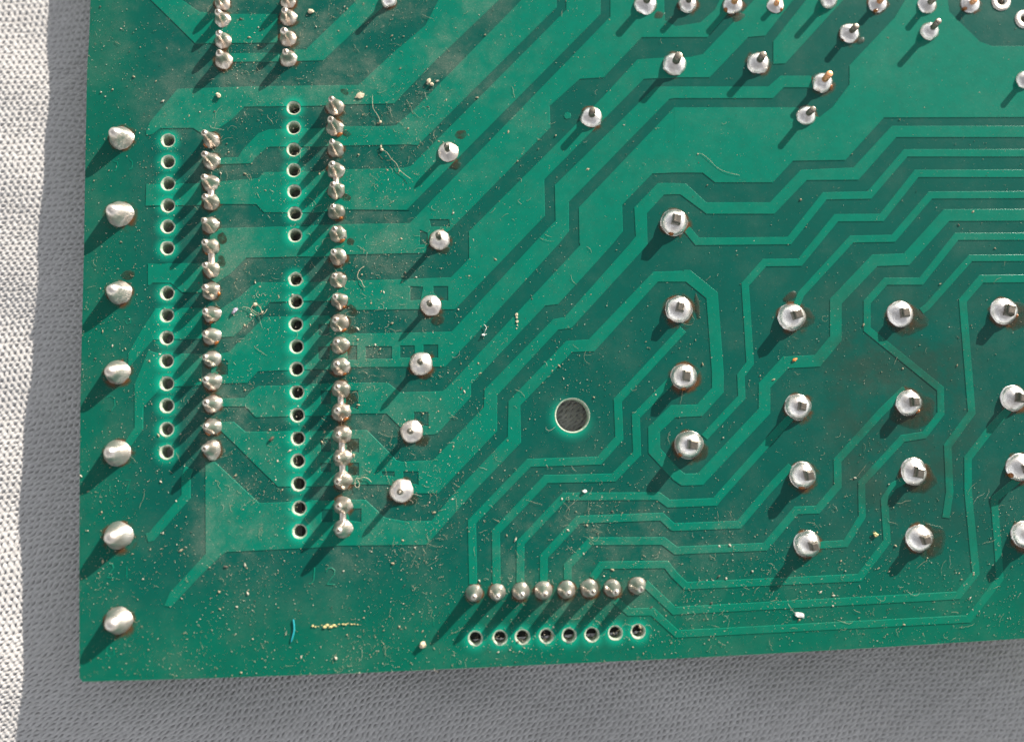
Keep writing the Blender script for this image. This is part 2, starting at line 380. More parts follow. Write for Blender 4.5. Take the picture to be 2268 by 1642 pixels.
LAYOUT = '''
C A 1150,575 b 0,1118 1400,1100 1480,1030 1900,640 2268,330 B 735,-160 1230,-160 1060,-10 590,440 360,680 h 1370,215 730,228 A 2040,690 1585,695 1500,780 1400,850 1310,870 1250,832 1040,835 985,875 945,880 945,850 970,790
C b 560,640 720,640 1180,200 1480,-100 1560,-320 2050,-320 1900,-60 1500,290 1310,450 950,790 560,800
C A 815,-160 1020,-160 1180,0 1290,75 1440,90 1800,90 1800,280 1300,285 1265,285 975,0
C A 1480,345 1810,340 1810,402 1480,405
C g 1000,590 1300,578 1360,480 1560,270 1700,215 2268,205 h 740,500 1330,500 1400,490 1640,280 B 720,480 1190,0 1350,-160 1420,-160 1420,50 520,945 h 1580,745 720,760 170,775 g 2268,450 1720,450 1680,460 1520,600 1470,665 1000,680
C g 1000,895 1100,890 1560,850 1640,770 2268,765 h 740,1060 1500,1040 1590,1020 B 1480,65 1480,-160 1705,-160 1705,95 450,1360 l 1420,130 600,130 g 2268,1300 1640,1300 1540,1195 1000,1190
C g 110,925 830,915 830,1205 100,1215
C g 1000,1500 2268,1465 l 20,325 620,310 1415,300 B 1765,110 1765,-160 c 1990,-320 1800,-10 1700,130 1390,490 540,490 B 1725,505 1570,515 1375,690 1380,830 l 2006,328 1940,400 1650,600 1640,690 610,712 300,735 0,735 i 2268,405 1410,430 1200,640 1020,760 930,690 950,560 930,100
G c 820,-320 840,260 980,340 1300,290 1480,130 1700,-320
G l 1680,255 1930,255 1935,340 1700,345
G l 1555,390 1650,430 1650,570 1555,575
C i 130,495 850,490 850,880 580,875 430,752 200,752 160,785 130,780
C i 950,1120 1050,1100 1330,920 1470,790 1560,740 2268,735 l 620,1045 1400,1020 1950,1000 E 830,110 850,85 B 848,1500 1490,860 1725,620 c 480,770 830,745 1160,740 1330,700 1700,310 2000,-10 2300,-320 C 920,-160 783,-10 590,235 480,245 230,505 0,505 B 1985,515 1340,1165 1345,1400 E 765,415 l 2000,1420 1500,1420 720,1430 480,1300 330,1310 i 2268,985 1715,1005 1560,1160 1300,1400 1250,1450 950,1465
G l 1430,1120 1590,1130 1560,1290 1430,1300
G l 1730,1120 1915,1120 1915,1300 1830,1290 1730,1200
C i 230,1078 840,1070 840,1478 470,1482 200,1492 D 900,720 830,800 830,700 921,540
C j 950,205 1100,200 1180,185 1290,70 i 1380,1450 1640,1190 2268,1170 l 380,1490 m 480,200 760,270 1960,245 E 1260,0 B 1410,1430 1405,1200 2060,560 C 0,560 610,560 690,490 890,490 900,570 710,570 640,640 0,640 B 2150,645 1500,1310 1500,1500 E 1430,0 m 2268,300 1880,705 640,710 380,740 0,740 j 2268,415 1560,440 1420,590 950,600
G m 620,430 735,430 735,610 620,610
G m 850,440 1185,440 1185,595 850,595
G m 1300,430 1480,430 1480,580 1300,580
G m 1600,420 1785,420 1785,580 1600,580
G m 240,150 380,150 380,290 240,290
G m 240,440 380,440 380,600 240,600
G j 1050,300 1165,300 1165,480 1050,480
C j 270,205 840,205 840,615 330,650 280,680 110,860 78,900 75,1180 D 850,1300 790,1300 870,1180 870,900 960,680
C C 985,-160 1240,-160 1100,0 720,415 640,418 640,270 853,0
C C 1590,-160 1423,120 1133,425 1133,550 1023,695 940,760 800,695 0,695 B 2180,695 1560,1345 1565,1570 E 1570,0 700,930 m 1840,1015 1300,1030 1140,905 640,905 380,910 0,925 j 2268,605 1560,625 1470,690 1380,780 950,785 950,895 1400,895 1530,1035 2268,1015 m 400,1330 780,1310 1120,1310 1290,1480 1400,1600 1740,1580 E 650,1220 865,985 865,905 1345,395 1430,385 1780,0 B 1850,1500 1845,1330 2040,1128 C 0,1122 185,1122 265,1185 640,1185 770,1045 1110,1040 1360,765 2420,762 2420,-160
G e 1240,-320 1300,150 1480,330 1700,540 1850,595 2700,600 2700,-320
G m 1480,1290 1660,1290 1660,1465 1480,1465
G m 600,1010 750,1010 750,1250 600,1200
G m 270,1010 400,1010 400,1180 270,1180
C B 1465,750 1472,732 1490,725 1508,732 1515,750 1508,768 1490,775 1472,768
C C 2420,815 1410,815 1160,1085 820,1100 620,1310 210,1310 80,1190 0,1185 B 2075,1185 1920,1345 1930,1530 E 1885,0 1470,465 1395,480 950,935 945,1050 n 1720,450 1320,470 1250,450 1170,360 870,60 650,60 400,62 60,70 j 2268,1205 1400,1215 1250,1085 950,1090 1080,1210 1280,1400 1500,1620 k 1820,475 2268,470 n 400,785 690,770 1140,770 1460,885 1790,885 E 1035,1205 1035,975 1430,550 1515,540 2010,0 B 2005,1385 2115,1265 C 0,1262 40,1262 210,1388 650,1388 860,1170 1195,1168 1440,892 2420,892
G n 1060,600 1220,600 1220,660 1060,640
G n 1340,600 1530,600 1530,770 1420,740 1340,680
G n 620,180 760,180 760,350 600,340
G n 620,490 760,490 760,650 620,640
G n 270,180 400,180 400,340 270,340
G n 270,490 400,490 400,600 270,600
C E 2268,165 2045,172 1625,610 1480,620 1105,1010 1100,1240 n 1966,907 1700,1235 1350,1240 1100,1190 850,960 680,960 400,970 60,970 k 2268,655 1580,680 1010,150 875,150 878,1340 640,1600 G 1100,650 1060,740 1110,745 k 820,1620 1060,1390 1150,1320 2268,1265 H 0,350 580,345 600,320 885,0 E 1190,1280 1185,1040 1520,695 1665,690 2075,240 2268,240
G n 280,1090 420,1090 420,1250 280,1250
G n 620,1080 790,1080 790,1250 640,1230
S 80 F 60,200 90,200 245,325 282,815 282,940 165,1070 0,1075 E 2175,1075 2050,1195 2052,1330 2200,1490 2240,1518 F 170,1515 585,1075 585,910 722,760 927,750 1047,605 1047,365 1300,100 1505,93 C 1765,1395 2420,1393
S 56 E 2240,545 1815,1005 1825,1250 1695,1395 1240,1410 H 870,195 878,600
S 56 E 2170,870 1932,1110 1940,1350 1790,1505 1350,1515 H 1025,260 1030,600
S 54 F 760,1110 640,1240 300,1620 I 265,65 0,75 H 2145,76 2080,28 1470,30 1185,330 1183,590
S 54 F 760,1430 690,1500 I 600,0 420,212 0,228 H 2170,225 2100,160 1560,180 1335,420 1335,590
S 54 F 1500,930 1340,1085 1058,1395 1060,1560 I 930,115 790,120 590,355 10,380 H 2110,318 1640,320 1490,480 1490,570
S 52 H 1650,560 1710,475 2130,470 I 0,535 75,608 1200,555 1380,320 1362,50 F 1420,1560 1560,1480
S 50 I 900,345 1000,342 1110,335 1218,160 1215,0 F 1215,1540 1480,1252 1620,1230 1728,1090 1725,930 1250,545 1250,370 1370,235 1600,235 C 1830,1533 2420,1532
S 54 H 1990,590 I 0,770 1840,670 1955,525 F 1905,1600 1903,1380 2050,1190 2200,1030
S 54 I 1760,170 1785,0 F 1772,1300 1928,1085 1870,360 1990,220 2420,216
S 52 H 1800,700 1890,778 2040,775 2200,920 I 1910,822 2112,560 2075,60 F 2080,1640 2250,1500
S 52 C 2420,992 1500,992 1265,1265 975,1270 745,1560 150,1565 80,1480
S 52 C 2420,1125 1570,1125 1345,1410 1050,1412 F 815,112 585,115 460,255 492,765 432,845 438,985 195,1245
S 50 C 2420,1262 1660,1265 1420,1545 1150,1550 F 820,320 790,400
S 46 F 2420,82 1920,85 1640,400 1600,430
S 62 D 1225,1440 1205,1500 G 1205,30 980,290 950,300
S 10 G 2022,492 2038,492 2032,570 2018,592 1998,598
S 10 G 2112,520 2125,497 2150,492 2168,508 2165,535 2118,598 2172,600
S 9 G 692,482 705,468 728,470 735,490 695,555 738,556
S 6 G 820,480 822,560
S 7 H 620,780 624,868
S 7 H 722,775 738,800
S 6 D 690,985 715,975 740,990 745,1040 725,1070 695,1065
S 6 G 690,1010 715,1000 738,1015 740,1055 715,1070 692,1050 690,1010
S 6 D 812,470 830,460 848,475 845,505 822,510 812,490
S 6 A 735,1045 760,1050 765,1075 745,1110
S 6 A 840,1030 858,1050 855,1090 835,1100
S 6 D 712,1540 712,1615
S 6 D 812,1520 845,1520 815,1610
'''
OPS = []
for line in LAYOUT.strip().splitlines():
    k, rest = line.split(' ', 1)
    if k == 'S':
        w, rest = rest.split(' ', 1)
        OPS.append((True, [board(p) for p in stroke(parse(rest), float(w) / 1.62)]))
    else:
        OPS.append((k == 'C', [board(p) for p in parse(rest)]))

OUT = [(210, -420), (200.5, 0), (197, 92), (193, 150), (189, 350), (186, 554), (181, 750), (178, 884), (176.3, 1089), (175.8, 1300), (176, 1500),
       (183, 1508.5), (420, 1502), (775, 1490), (1130, 1474), (1522, 1456), (1900, 1435.5), (2268, 1412.6), (2720, 1385), (2720, -420)]
OUT = [at('V', *p) for p in OUT]

HOLES = []          # (x, y, outer radius mm, kind)
R_H = 16.0 * PXMM
for x, y in [(375.3, 310), (375.3, 357.5), (375.3, 406), (375, 454), (374.3, 500.7), (373.6, 548.6), (373.6, 648), (372.6, 697), (372.6, 747),
             (372, 798), (372.6, 848), (372.6, 897), (372, 949.3), (372, 1000)]:
    HOLES.append((*at('V', x - 3, y + 1), R_H * 1.0, 'small'))
for x, y in [(650.5, 239), (650.5, 283), (650.5, 331.5), (650.5, 377), (652, 424), (653, 473), (653.5, 521), (654.5, 618.5), (655.5, 667.4), (655.5, 718),
             (657, 767), (657, 816.7), (658, 868), (658.6, 918.6), (660, 970), (660, 1020), (661.4, 1070.7), (663, 1124.5), (663.8, 1175.8)]:
    HOLES.append((*at('V', x, y), R_H, 'small'))
for x, y in zip([1051.7, 1106.4, 1156, 1209, 1259.5, 1309.8, 1361.7, 1412.3], [1411.6, 1410, 1408.2, 1406.5, 1404.8, 1403, 1399.6, 1396.2]):
    HOLES.append((*at('V', x + 1, y + 1), R_H * 1.02, 'small'))
BIG = (*at('E', 1522, 1102), 38.0 * PXMM)
HOLES.append((*BIG, 'big'))
RINGS = [at('e', 1970, 22), at('e', 2272, 252)]
for p in RINGS:
    HOLES.append((*p, 0.42, 'pad'))


def build_board():
    pts, edges = [], []

    def loop(p):
        s = len(pts); pts.extend(p); n = len(p)
        edges.extend((s + i, s + (i + 1) % n) for i in range(n))
    loop(OUT)
    for _, p in OPS: loop(p)
    for (x, y, r, kind) in HOLES:
        rings = {'small': (1, 1.12, 1.3, 1.55, 1.85, 2.2), 'big': (1, 1.06, 1.2, 1.4, 1.65, 1.9), 'pad': (1,)}[kind]
        ns = 40 if kind == 'big' else 24
        for f in rings:
            loop([(x + r * f * math.cos(2 * math.pi * i / ns), y + r * f * math.sin(2 * math.pi * i / ns)) for i in range(ns)])
    v, e, f, *_ = delaunay_2d_cdt([Vector(p) for p in pts], edges, [], 0, 1e-5)
    v = np.array([(q[0], q[1]) for q in v]); f = np.array([t for t in f if len(t) == 3])
    c = v[f].mean(1); px, py = c[:, 0], c[:, 1]
    a = v[f]; area = np.abs((a[:, 1, 0] - a[:, 0, 0]) * (a[:, 2, 1] - a[:, 0, 1]) - (a[:, 2, 0] - a[:, 0, 0]) * (a[:, 1, 1] - a[:, 0, 1]))
    ok = inside(OUT, px, py) & (area > 1e-9)
    for (x, y, r, k) in HOLES: ok &= (px - x) ** 2 + (py - y) ** 2 > (r * 0.985) ** 2
    cop = np.zeros(len(f), bool)
    for is_c, p in OPS:
        cop[inside(p, px, py)] = is_c
    cop &= ok
    # drilled-hole whitening, plus the glow of light scattered in the laminate, as colour
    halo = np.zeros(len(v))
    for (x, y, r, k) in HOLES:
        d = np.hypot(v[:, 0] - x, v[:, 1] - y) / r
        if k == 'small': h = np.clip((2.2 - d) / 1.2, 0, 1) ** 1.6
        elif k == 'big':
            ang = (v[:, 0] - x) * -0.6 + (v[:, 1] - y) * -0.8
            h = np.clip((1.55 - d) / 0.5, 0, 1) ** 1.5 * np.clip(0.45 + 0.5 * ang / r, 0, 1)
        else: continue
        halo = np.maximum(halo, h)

    def comp_mesh(name, tris, top, bot, inset, mat, bottom=False):
        """solid from a set of triangles: top face, slanted side walls"""
        ids = np.unique(tris); rm = {int(q): i for i, q in enumerate(ids)}
        T = [[rm[int(q)] for q in t] for t in tris]
        # counter-clockwise
        for t in T:
            p0, p1, p2 = (v[ids[q]] for q in t)
            if (p1[0] - p0[0]) * (p2[1] - p0[1]) - (p2[0] - p0[0]) * (p1[1] - p0[1]) < 0: t[1], t[2] = t[2], t[1]
        half = {}
        for t in T:
            for q in range(3): half[(t[q], t[(q + 1) % 3])] = 1
        bnd = [h for h in half if (h[1], h[0]) not in half]
        off = np.zeros((len(ids), 2)); P = v[ids]
        nrm = {}
        for (p, q) in bnd:
            d = P[q] - P[p]; L = np.hypot(*d)
            if L < 1e-9: continue
            n_ = np.array([-d[1], d[0]]) / L
            nrm.setdefault(p, []).append(n_); nrm.setdefault(q, []).append(n_)
        for p, ns in nrm.items():
            m_ = sum(ns); L = np.hypot(*m_)
            if L > 0.2:
                m_ = m_ / L; off[p] = m_ * inset / max(0.6, float(m_ @ ns[0]))
        n0 = len(ids)
        V = [(*(P[i] + off[i]), top) for i in range(n0)]
        F = [tuple(t) for t in T]
        low = {}
        for (p, q) in bnd:
            for w in (p, q):
                if w not in low: low[w] = len(V); V.append((*P[w], bot))
            F.append((p, low[p], low[q], q))
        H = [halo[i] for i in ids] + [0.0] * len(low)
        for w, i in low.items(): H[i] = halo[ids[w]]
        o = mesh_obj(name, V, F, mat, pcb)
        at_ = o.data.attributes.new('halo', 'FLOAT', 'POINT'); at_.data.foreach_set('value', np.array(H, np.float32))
        return o

    # laminate: one slab with its holes
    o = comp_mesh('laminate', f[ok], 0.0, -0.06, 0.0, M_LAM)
    E_ = len(OUT)
    # cut edge and underside
    rim, ctr = [], np.mean(OUT, 0)
    for i, p in enumerate(OUT):
        q = OUT[(i + 1) % E_]; L = math.dist(p, q); n_ = max(1, int(L / 0.5))
        nx, ny = (q[1] - p[1]) / L, -(q[0] - p[0]) / L
        if (nx * (p[0] - ctr[0]) + ny * (p[1] - ctr[1])) < 0: nx, ny = -nx, -ny
        for k in range(n_):
            t = k / n_; x_, y_ = p[0] + (q[0] - p[0]) * t, p[1] + (q[1] - p[1]) * t
            o_ = 0.045 + 0.07 * noise.noise(Vector((x_ * 1.3, y_ * 1.3, 0))) + 0.03 * noise.noise(Vector((x_ * 4, y_ * 4, 5)))
            rim.append((x_, y_, nx * o_, ny * o_))
    E_ = len(rim)
    V = [(a_[0], a_[1], -0.03) for a_ in rim] + [(a_[0] + a_[2], a_[1] + a_[3], -0.12) for a_ in rim] + [(a_[0] + a_[2] * .7, a_[1] + a_[3] * .7, -1.6) for a_ in rim]
    F = [(r0 * E_ + i, (r0 + 1) * E_ + i, (r0 + 1) * E_ + (i + 1) % E_, r0 * E_ + (i + 1) % E_) for r0 in (0, 1) for i in range(E_)]
    mesh_obj('cut_edge', V, F, M_EDGE, pcb)
    ft = f[ok]; ids = np.unique(ft); rm = np.full(len(v), -1); rm[ids] = np.arange(len(ids))
    mesh_obj('underside', [(*v[i], -1.6) for i in ids], [tuple(rm[t]) for t in ft], M_EDGE, pcb)
    # copper islands
    ci = np.nonzero(cop)[0]; par = {int(i): int(i) for i in ci}

    def find(i):
        while par[i] != i:
            par[i] = par[par[i]]; i = par[i]
        return i
    em = {}
    for i in ci:
        t = f[i]
        for q in range(3):
            key = (min(t[q], t[(q + 1) % 3]), max(t[q], t[(q + 1) % 3]))
            if key in em: par[find(int(i))] = find(em[key])
            else: em[key] = int(i)
    groups = {}
    for i in ci: groups.setdefault(find(int(i)), []).append(int(i))
    n = 0
    for g in sorted(groups.values(), key=len, reverse=True):
        A = area[g].sum() / 2
        if A < 0.01: continue
        nm = 'copper_pour' if A > 60 else ('printed_mark' if A < 0.35 else 'copper_trace')
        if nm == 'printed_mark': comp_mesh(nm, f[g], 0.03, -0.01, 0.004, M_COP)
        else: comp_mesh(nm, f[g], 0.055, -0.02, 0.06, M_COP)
        n += 1
    print('copper islands', n, 'tris', len(f))


build_board()

# hole walls: a chamfered, chipped glass-fibre lip and the drilled wall below it


def rim_mesh(r, rc, seed, ns=28, depth=1.6, chip=0.05):
    V, F = [], []
    prof = [(r * 1.03, 0.012), (r * 0.99, 0.02), (rc, -0.10), (rc * 0.985, -0.5), (rc * 0.985, -depth)]
    for k, (rr, z) in enumerate(prof):
        for i in range(ns):
            a = 2 * math.pi * i / ns
            nn = noise.noise(Vector((math.cos(a) * 2.2 + seed * 7, math.sin(a) * 2.2, seed * 3.1 + (k > 1) * 5)))
            q = rr * (1 + nn * chip * (1.6 if k in (0, 1) else 0.7))
            V.append((q * math.cos(a), q * math.sin(a), z))
    for k in range(len(prof) - 1):
        for i in range(ns):
            j = (i + 1) % ns
            F.append((k * ns + i, k * ns + j, (k + 1) * ns + j, (k + 1) * ns + i))
    me = bpy.data.meshes.new('hole_rim')
    me.from_pydata((np.array(V) * MM).tolist(), [], F); me.materials.append(M_WALL)
    me.polygons.foreach_set('use_smooth', [True] * len(F)); me.flip_normals(); me.update()
    return me


rims = [rim_mesh(R_H, R_H * 0.80, s) for s in range(8)]
hi = 0
for (x, y, r, k) in HOLES:
    if k == 'pad': continue
    if k == 'big': me = rim_mesh(r, r * 0.95, 77, 48, 1.6, 0.012)
    else:
        me = rims[hi % len(rims)]; hi += 1
    o = bpy.data.objects.new('hole_rim', me); COL.objects.link(o); o.parent = pcb
    o.location = (x * MM, y * MM, 0); o.rotation_euler.z = hi * 2.4
    if k == 'big': o['label'] = 'large round mounting hole with pale rim'

# empty tinned pads in the far corner
for q, p in enumerate(RINGS):
    V, F, ns = [], [], 32
    for (r, z) in ((1.15, 0.0), (1.12, 0.10), (0.98, 0.16), (0.70, 0.15), (0.50, 0.08), (0.43, -0.1), (0.42, -1.6)):
        for i in range(ns):
            a = 2 * math.pi * i / ns; w = 1 + 0.03 * noise.noise(Vector((math.cos(a) * 2 + q * 9, math.sin(a) * 2, z)))
            V.append((p[0] + r * w * math.cos(a), p[1] + r * w * math.sin(a), z))
    for k in range(6):
        for i in range(ns):
            j = (i + 1) % ns; F.append((k * ns + i, k * ns + j, (k + 1) * ns + j, (k + 1) * ns + i))
    mesh_obj('pad_ring', V, F, M_SOLD, pcb, True)

# black connector bodies on the far side, showing through the drilled rows


def box(name, x0, x1, y0, y1, z0, z1, mat, parent):
    V = [(x, y, z) for z in (z0, z1) for y in (y0, y1) for x in (x0, x1)]
    F = [(0, 2, 3, 1), (4, 5, 7, 6), (0, 1, 5, 4), (2, 6, 7, 3), (0, 4, 6, 2), (1, 3, 7, 5)]
    return mesh_obj(name, V, F, mat, parent)


c0 = at('V', 655, 600); c1 = at('V', 664, 1190)
box('connector_body', c0[0] - 0.1, c0[0] + 2.6, c1[1], c0[1], -4.2, -1.61, M_BLACK, pcb)
c0 = at('V', 1035, 1400); c1 = at('V', 1430, 1400)
box('connector_body', c0[0], c1[0], c0[1] - 1.1, c0[1] + 1.6, -4.2, -1.61, M_BLACK, pcb)

# ------------------------------------------------------------------ solder joints
PROF = {
    'big': [(1.04, 0), (1.0, .05), (.92, .16), (.80, .31), (.69, .46), (.60, .61), (.51, .75), (.41, .86), (.27, .95), (.13, .99), (0, 1)],
    'col': [(1.04, 0), (1.0, .03), (.94, .09), (.81, .18), (.68, .28), (.59, .40), (.53, .54), (.49, .68), (.44, .81), (.35, .92), (.20, .985), (0, 1)],
    'pin': [(1.04, 0), (1.0, .02), (.96, .06), (.85, .12), (.69, .18), (.52, .23), (.38, .27), (.29, .31), (.25, .36)],
    'sw': [(1.05, 0), (1.0, .03), (.95, .12), (.87, .23), (.76, .33), (.63, .42), (.49, .49), (.36, .54)],
    'wire': [(1.04, 0), (1.0, .03), (.96, .10), (.86, .19), (.72, .27), (.56, .33), (.44, .37), (.38, .41)],
}
TANEL = math.tan(SUN_EL)
joint_n = 0


def lathe(prof, ns, cx0, cy0, R, H, seed, lump, lean=(0, 0), lobe=None):
    V, F = [], []
    closed = prof[-1][0] == 0
    rows = prof[:-1] if closed else prof
    for (f_, z) in rows:
        for i in range(ns):
            a = 2 * math.pi * i / ns
            d = Vector((math.cos(a) * 1.3 + seed * 3.7, math.sin(a) * 1.3 - seed * 1.9, z * 2.0))
            q = f_ * (1 + lump * noise.noise(d) + lump * 0.5 * noise.noise(d * 2.3))
            q *= 1 + lump * 0.55 * noise.noise(Vector((math.cos(a) * 4.5 + seed * 2.1, math.sin(a) * 4.5, seed * 1.3))) * (0.4 + z)
            if lobe: q *= 1 + lobe[1] * max(0, math.cos(a - lobe[0])) ** 6 * (1 - z)
            zz = z * H + lump * 0.25 * R * noise.noise(d * 1.7 + Vector((9, 9, 9))) * (0 if z == 0 else 1)
            V.append((cx0 + R * q * math.cos(a) + lean[0] * R * z, cy0 + R * q * math.sin(a) + lean[1] * R * z, zz if z else -0.01))
    for k in range(len(rows) - 1):
        for i in range(ns):
            j = (i + 1) % ns; F.append((k * ns + i, k * ns + j, (k + 1) * ns + j, (k + 1) * ns + i))
    if closed:
        V.append((cx0 + lean[0] * R, cy0 + lean[1] * R, H)); t = len(V) - 1; k = len(rows) - 1
    else:
        V.append((cx0 + lean[0] * R * prof[-1][1], cy0 + lean[1] * R * prof[-1][1], prof[-1][1] * H)); t = len(V) - 1; k = len(rows) - 1
    F += [(k * ns + i, k * ns + (i + 1) % ns, t) for i in range(ns)]
    return V, F


def pin_mesh(cx0, cy0, shape, w, z0, z1, tip, seed):
    r_ = random.Random(seed)
    V, F = [], []
    if shape == 'rect':
        ax, ay = r_.uniform(.36, .5), r_.uniform(.45, .62); sec = [(-ax, -ay), (ax, -ay), (ax, ay), (-ax, ay)]; rot = r_.uniform(-.3, .3)
        rows = [(1.06, z0), (.98, z1 - 0.22), (0.9, z1 - .08), (0.68, z1)]
    else:
        ns = 14; sec = [(.5 * math.cos(2 * math.pi * i / ns), .5 * math.sin(2 * math.pi * i / ns)) for i in range(ns)]; rot = 0
        rows = [(1, z0), (1, z1 - tip)] + ([(0.62, z1 - tip * .45), (0.22, z1)] if tip > .15 else [(0.9, z1 - 0.03), (0.7, z1)])
    ca, sa = math.cos(rot), math.sin(rot); ns = len(sec)
    bx, by = r_.uniform(-.05, .05), r_.uniform(-.05, .05)
    for (s_, z) in rows:
        for (x, y) in sec:
            x, y = x * s_ * w, y * s_ * w
            V.append((cx0 + x * ca - y * sa + bx * (z - z0), cy0 + x * sa + y * ca + by * (z - z0), z))
    for k in range(len(rows) - 1):
        for i in range(ns):
            j = (i + 1) % ns; F.append((k * ns + i, k * ns + j, (k + 1) * ns + j, (k + 1) * ns + i))
    F.append(tuple((len(rows) - 1) * ns + i for i in range(ns)))
    return V, F


def blob(name, x, y, rx, ry, h, rot, mat, parent, seed, z0=0.02, sub=8):
    ns, V, F = 18, [], []
    ca, sa = math.cos(rot), math.sin(rot)
    rows = [(1.0, 0), (.93, .45), (.75, .8), (.42, .97)]
    for (f_, z) in rows:
        for i in range(ns):
            a = 2 * math.pi * i / ns
            q = f_ * (1 + .28 * noise.noise(Vector((math.cos(a) * 1.6 + seed * 5.1, math.sin(a) * 1.6, seed * 2.3))))
            px, py = rx * q * math.cos(a), ry * q * math.sin(a)
            V.append((x + px * ca - py * sa, y + px * sa + py * ca, z0 + z * h))
    V.append((x, y, z0 + h)); t = len(V) - 1
    for k in range(3):
        for i in range(ns):
            j = (i + 1) % ns; F.append((k * ns + i, k * ns + j, (k + 1) * ns + j, (k + 1) * ns + i))
    F += [(3 * ns + i, 3 * ns + (i + 1) % ns, t) for i in range(ns)]
    o = mesh_obj(name, V, F, mat, parent, True)
    at_ = o.data.attributes.new('thick', 'FLOAT', 'POINT'); at_.data.foreach_set('value', [0.0] * ns + [.5] * ns + [.9] * ns + [1.0] * (ns + 1))
    return o


NADIR = (1093.4 * OVS, 992.0 * OVS)


def skirt(o, c_, R, seed):
    ns, V, F = 26, [], []
    for (f_, z) in ((0.95, .05), (1.10, .045), (1.22, .042), (1.36, .041)):
        for i in range(ns):
            a = 2 * math.pi * i / ns
            q = 1 + (f_ - 1) * (1 + 0.9 * noise.noise(Vector((math.cos(a) * 1.1 + seed, math.sin(a) * 1.1, seed * .7))) + .45 * math.cos(a + 1.1))
            V.append((c_[0] + R * q * math.cos(a), c_[1] + R * q * math.sin(a), z + (0.02 if f_ < 1 else 0)))
    for k in range(3):
        for i in range(ns):
            j = (i + 1) % ns; F.append((k * ns + i, k * ns + j, (k + 1) * ns + j, (k + 1) * ns + i))
    s_ = mesh_obj('flux_residue', V, F, M_RIM, o, True)
    at_ = s_.data.attributes.new('thick', 'FLOAT', 'POINT'); at_.data.foreach_set('value', [1.0] * ns + [.85] * ns + [.4] * ns + [0.0] * ns)


def joint(t, x, y, rpx, kind, shadow, mat=None, pin='tin', flux=0.0, flux_dir=None, lobe=None, lump=None):
    """rpx: radius in that tile's pixels; shadow: its length in overview pixels"""
    global joint_n
    joint_n += 1
    s = src(t, x, y); f_ = 3.24 if t in T324 else 1.62
    R = rpx / f_ / OVS * PXMM * 1.0
    H = shadow * PXMM * TANEL * 1.03
    # the picture shows the blob leaning away from the point below the lens; its foot lies a little nearer
    kk = 0.32 * H / CAM_D
    b_ = board((s[0] + (NADIR[0] - s[0]) * kk, s[1] + (NADIR[1] - s[1]) * kk))
    sd = joint_n
    rr = random.Random(sd)
    R *= rr.uniform(.95, 1.05) * {'big': .88, 'sw': .96, 'col': .94, 'pin': .97}.get(kind, 1.0); H *= rr.uniform(.97, 1.04) * {'col': 1.1, 'big': 1.04, 'wire': 1.06}.get(kind, 1.0)
    if mat is None: mat = {'big': M_SOLD, 'col': M_SOLD_G, 'pin': M_SOLD, 'sw': M_SOLD_S, 'wire': M_SOLD_S}[kind]
    if lump is None: lump = {'big': .06, 'col': .17, 'pin': .06, 'sw': .05, 'wire': .09}[kind]
    lean = (rr.uniform(-.07, .07), rr.uniform(-.07, .07))
    V, F = lathe(PROF[kind], 36, b_[0], b_[1], R, H, sd, lump, lean, lobe)
    o = mesh_obj('solder_joint', V, F, mat, pcb, True)
    z = PROF[kind][-1][1]
    tx, ty = b_[0] + lean[0] * R * z, b_[1] + lean[1] * R * z
    if kind == 'pin':
        V, F = pin_mesh(tx, ty, 'round', 0.60, H * .2, H * 1.02, 0.3, sd); mesh_obj('pin', V, F, M_PIN, o, True)
    elif kind == 'sw':
        V, F = pin_mesh(tx, ty, 'rect', R * 0.66, H * .35, H * 1.0, 0, sd); mesh_obj('pin', V, F, M_PIN, o)
    elif kind == 'wire':
        V, F = pin_mesh(tx, ty, 'round', R * 0.66, H * .25, H * 1.02, 0.05, sd); mesh_obj('pin', V, F, M_COPPER if pin == 'cu' else M_PIN, o, True)
    elif kind == 'col':
        V, F = pin_mesh(b_[0] + lean[0] * R, b_[1] + lean[1] * R, 'rect', 0.36, H * .7, H * 1.03, 0, sd); mesh_obj('pin', V, F, M_PIN, o)
    skirt(o, b_, R, sd)
    if flux:
        a = flux_dir if flux_dir is not None else rr.uniform(-2.6, -0.4)
        blob('flux_residue', b_[0] + math.cos(a) * R * .92, b_[1] + math.sin(a) * R * .92, R * flux * .7, R * flux * .5, R * .3, a + 1.57, M_AMBER, o, sd, z0=0.02)
    return b_, R, H


def bridge(p0, p1, w=0.42):
    (a, Ra, Ha), (b2, Rb, Hb) = p0, p1
    V, F, ns, nr = [], [], 12, 9
    a = np.array(a); b2 = np.array(b2); d = b2 - a; L = np.hypot(*d); d = d / L; n_ = np.array([-d[1], d[0]])
    for k in range(nr):
        t = k / (nr - 1); e = abs(2 * t - 1)
        half = Ra * (w + (0.75 - w) * e ** 2.2); hh = Ra * (0.34 + 0.6 * e ** 2)
        for i in range(ns):
            an = math.pi * i / (ns - 1)
            q = half * math.cos(an) * (1 + .12 * noise.noise(Vector((t * 3, an, a[0]))))
            p = a + d * L * t + n_ * q
            V.append((p[0], p[1], -0.01 + hh * math.sin(an)))
    for k in range(nr - 1):
        for i in range(ns - 1):
            F.append((k * ns + i, k * ns + i + 1, (k + 1) * ns + i + 1, (k + 1) * ns + i))
    mesh_obj('solder_bridge', V, F, M_SOLD_G, pcb, True)


# seven large blobs along the cut edge
for i, (t, x, y, r) in enumerate([('A', 768, 880, 90), ('A', 760, 1375, 90), ('D', 755, 300, 88), ('D', 742, 818, 88), ('D', 740, 1345, 91), ('G', 748, 285, 93), ('G', 748, 840, 94)]):
    joint(t, x, y, r, 'big', 108, lobe=(0.1, .09))
